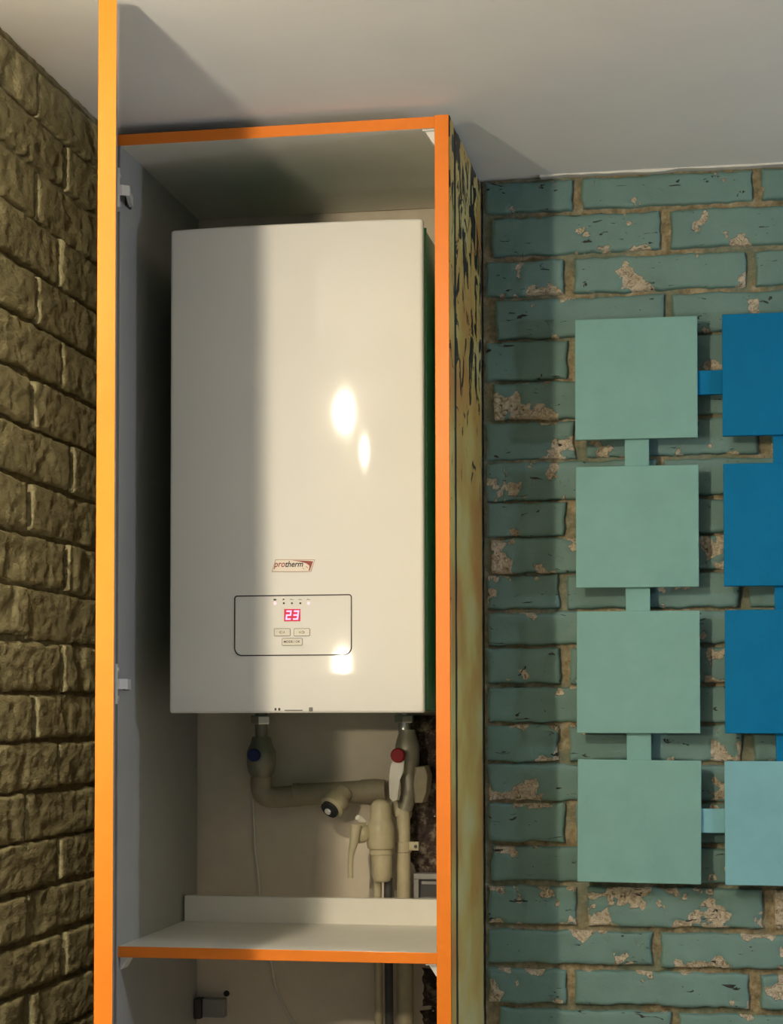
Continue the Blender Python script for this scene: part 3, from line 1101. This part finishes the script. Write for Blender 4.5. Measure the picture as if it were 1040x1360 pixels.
# -- junction box beside the pipes, above the shelf
p0, p1 = V3(549, 1160, 3.225), V3(590, 1200, 3.225)
jb = empty('junction_box', ((p0.x + XRI) / 2, 3.24, p1.z), 'grey junction box with dark window at lower right behind shelf', 'box')
x0, x1, z0, z1 = p0.x, XRI - 0.002, p1.z, p0.z
bm = bmesh.new()
t = 0.010
box(bm, x0, x1, 3.222, Y_WALL, z1 - t, z1, bev=0.0012); box(bm, x0, x0 + t, 3.222, Y_WALL, z0, z1 - t, bev=0.0012)
box(bm, x0 + t, x1, 3.222, Y_WALL, z0, z0 + t, bev=0.0012)
build('box_frame', bm, 'boxgrey', jb)
build('box_window', nbox(x0 + t, x1, 3.232, Y_WALL - 0.001, z0 + t, z1 - t), 'boxdark', jb)
build('window_bar', nbox(x0 + t + 0.004, x1, 3.228, 3.233, z1 - t - 0.009, z1 - t - 0.004), 'boxgrey', jb)

# -- small switch box under the shelf with the drilled hole beside it
p0, p1 = V3(259, 1326, 3.235), V3(298, 1352, 3.235)
sb = empty('socket_box', ((p0.x + p1.x) / 2, 3.245, p1.z), 'small dark grey socket box on plaster below the shelf', 'box')
xs_ = V3(269, 1330, 3.235).x
build('box_body', nbox(xs_, p1.x, 3.232, Y_WALL, p1.z, p0.z, bev=0.002), 'boxgrey', sb)
build('box_flap', nbox(p0.x, xs_ - 0.001, 3.226, Y_WALL, p1.z - 0.002, p0.z, bev=0.0015), 'boxdark', sb)
ph = V3(301, 1319.5, Y_WALL)
bm = bmesh.new(); lathe(bm, ph, (0, -1, 0), [(0, 0.0055), (0.0012, 0.0055), (0.0013, 0.004)], 16)
build('drilled_hole', bm, 'rubber', wall_back, label='small black drilled hole')

# -- broken plaster behind the right-hand pipes (part of the wall)
for nm, q, zr in (('broken_plaster', (546, 950), (950, 1165)), ('broken_plaster', (560, 1285), (1285, 1400))):
    bm = bmesh.new()
    za, zb2 = V3(560, zr[1], Y_WALL).z, V3(560, zr[0], Y_WALL).z
    xl = V3(q[0], q[1], Y_WALL).x
    g = []
    N, Mx = 40, 10
    for j in range(N + 1):
        z = za + (zb2 - za) * j / N
        xx0 = xl + 0.012 * fnoise(Vector((z * 28, 1.5, 0)))
        g.append([bm.verts.new((xx0 + (-0.400 - xx0) * i / Mx, Y_WALL - (0.0 if i == 0 else 0.006 + 0.010 * fnoise(Vector((xx0 * 60 + i * 0.6, z * 45, 2)))), z)) for i in range(Mx + 1)])
    for j in range(N):
        for i in range(Mx):
            bm.faces.new((g[j][i], g[j][i + 1], g[j + 1][i + 1], g[j + 1][i]))
    build(nm, bm, 'raw', wall_back, smooth=180, label='dark patch of broken plaster behind the pipes')

# ------------------------------------------------------------------ wall decor of painted squares
dec = empty('wall_decor', (-0.03, 3.185, 1.315), 'teal and blue square wall decor boards joined by short bars', 'wall decor')
YD0, YD1 = 3.160, 3.170
SQ = 0.2065


def square(x, zt, mat, rot=0.0, label=None):
    bm = nbox(-SQ / 2, SQ / 2, YD0, YD1, -SQ / 2, SQ / 2, bev=0.0012)
    R = Matrix.Rotation(rot, 4, 'Y')
    for v in bm.verts:
        v.co = R @ v.co + Vector((x + SQ / 2, 0, zt - SQ / 2))
    return build('square_board', bm, mat, dec, label=label)


def bar(x0, x1, z0, z1, mat):
    b = build('joining_bar', nbox(x0, x1, YD1, YD1 + 0.009, z0, z1, bev=0.0008), mat, dec)


XA, XC = -0.2375, 0.0102
for zt, r_ in ((2.2712, 0.004), (2.0185, 0.004), (1.7720, 0.003), (1.5205, 0.010)):
    square(XA, zt, 'teal', r_, 'pale teal painted square board')
for zt, r_ in ((2.2712, 0.003), (2.0180, 0.004), (1.7712, 0.006)):
    square(XC, zt, 'blue', r_, 'strong blue painted square board')
square(XC - 0.0025, 1.5190, 'paleblue', 0.001, 'pale blue painted square board')
for z0, z1 in ((1.99, 2.09), (1.745, 1.84), (1.49, 1.595)):
    bar(-0.1545, -0.1135, z0, z1, 'teal')
    bar(XC + 0.083, XC + 0.124, z0, z1, 'blue')
bar(-0.055, 0.035, 2.138, 2.179, 'blue')
bar(-0.055, 0.035, 1.3985, 1.439, 'paleblue')
for x in (-0.134, 0.113):
    for z in (2.17, 1.42):
        bm = bmesh.new()
        lathe(bm, (x, YD1 - 0.001, z), (0, 1, 0), [(0, 0.012), (0.034, 0.012)], 12)
        build('wall_spacer', bm, 'boxgrey', dec)

# ------------------------------------------------------------------ lamps (outside the frame, mirrored in the boiler)
def hanging_lamp(name, pos, glass, label, k=1.0):
    x, y, z = pos
    e = empty(name, (x, y, z), label, 'lamp', 'bare ceiling lamps')
    bm = bmesh.new(); lathe(bm, (x, y, Z_CEIL - 0.018), UP, [(0, 0.030), (0.004, 0.042), (0.018, 0.045)], 24); build('canopy', bm, 'bracket', e, smooth=40)
    bm = bmesh.new(); tube(bm, [(x, y, z + 0.030 * k + 0.03), (x, y, Z_CEIL - 0.017)], 0.004, 10); build('stem', bm, 'steel', e, smooth=60)
    bm = bmesh.new(); lathe(bm, (x, y, z + 0.030 * k), UP, [(0, 0.012), (0.028, 0.013), (0.034, 0.006)], 18); build('socket', bm, 'steel', e, smooth=40)
    prof = [(0, 0.001), (0.003, 0.012), (0.012, 0.022), (0.027, 0.027), (0.040, 0.022), (0.050, 0.014), (0.056, 0.011)]
    bm = bmesh.new(); lathe(bm, (x, y, z - 0.024 * k), UP, [(t * k, r * k) for t, r in prof], 14); build('bulb', bm, glass, e, smooth=80)
    return e


hanging_lamp('ceiling_lamp', (-0.815, 1.48, 2.30), 'bulb1', 'bare warm bulb hanging from ceiling nearest the cabinet door')
hanging_lamp('ceiling_lamp', (-0.86, 0.30, 2.375), 'bulb2', 'dimmer bare bulb hanging from ceiling farther along the left wall')
hanging_lamp('ceiling_lamp', (1.90, 2.30, 2.00), 'bulb4', 'large cool white globe bulb hanging from ceiling on the right of the room', 1.85)
x, y, z = -0.824, 1.45, 1.715
e = empty('wall_lamp', (X_WALL, y, z), 'small warm wall lamp on the left wall', 'lamp')
bm = bmesh.new(); lathe(bm, (X_WALL, y, z), (1, 0, 0), [(0, 0.035), (0.012, 0.033), (0.016, 0.026)], 20); build('back_plate', bm, 'steel', e, smooth=40)
bm = bmesh.new(); tube(bm, [(X_WALL + 0.015, y, z), (x - 0.022, y, z)], 0.007, 10); build('arm', bm, 'steel', e, smooth=60)
bm = bmesh.new(); lathe(bm, (x - 0.024, y, z), (1, 0, 0), [(0, 0.008), (0.010, 0.0145), (0.018, 0.016), (0.028, 0.0135), (0.034, 0.005)], 14); build('bulb', bm, 'bulb3', e, smooth=80)
bm = bmesh.new()  # unseen cap, added to block this bulb's upward light
prof = [(0.0, 0.050), (0.020, 0.044), (0.036, 0.028), (0.042, 0.010), (0.0405, 0.009), (0.0345, 0.027), (0.0185, 0.0425), (0.0, 0.0485)]
lathe(bm, (x - 0.004, y, z + 0.016), UP, prof, 28)
build('added_light_cap', bm, 'steel', e, smooth=40, label='added metal cap keeping the bulb light off the ceiling')
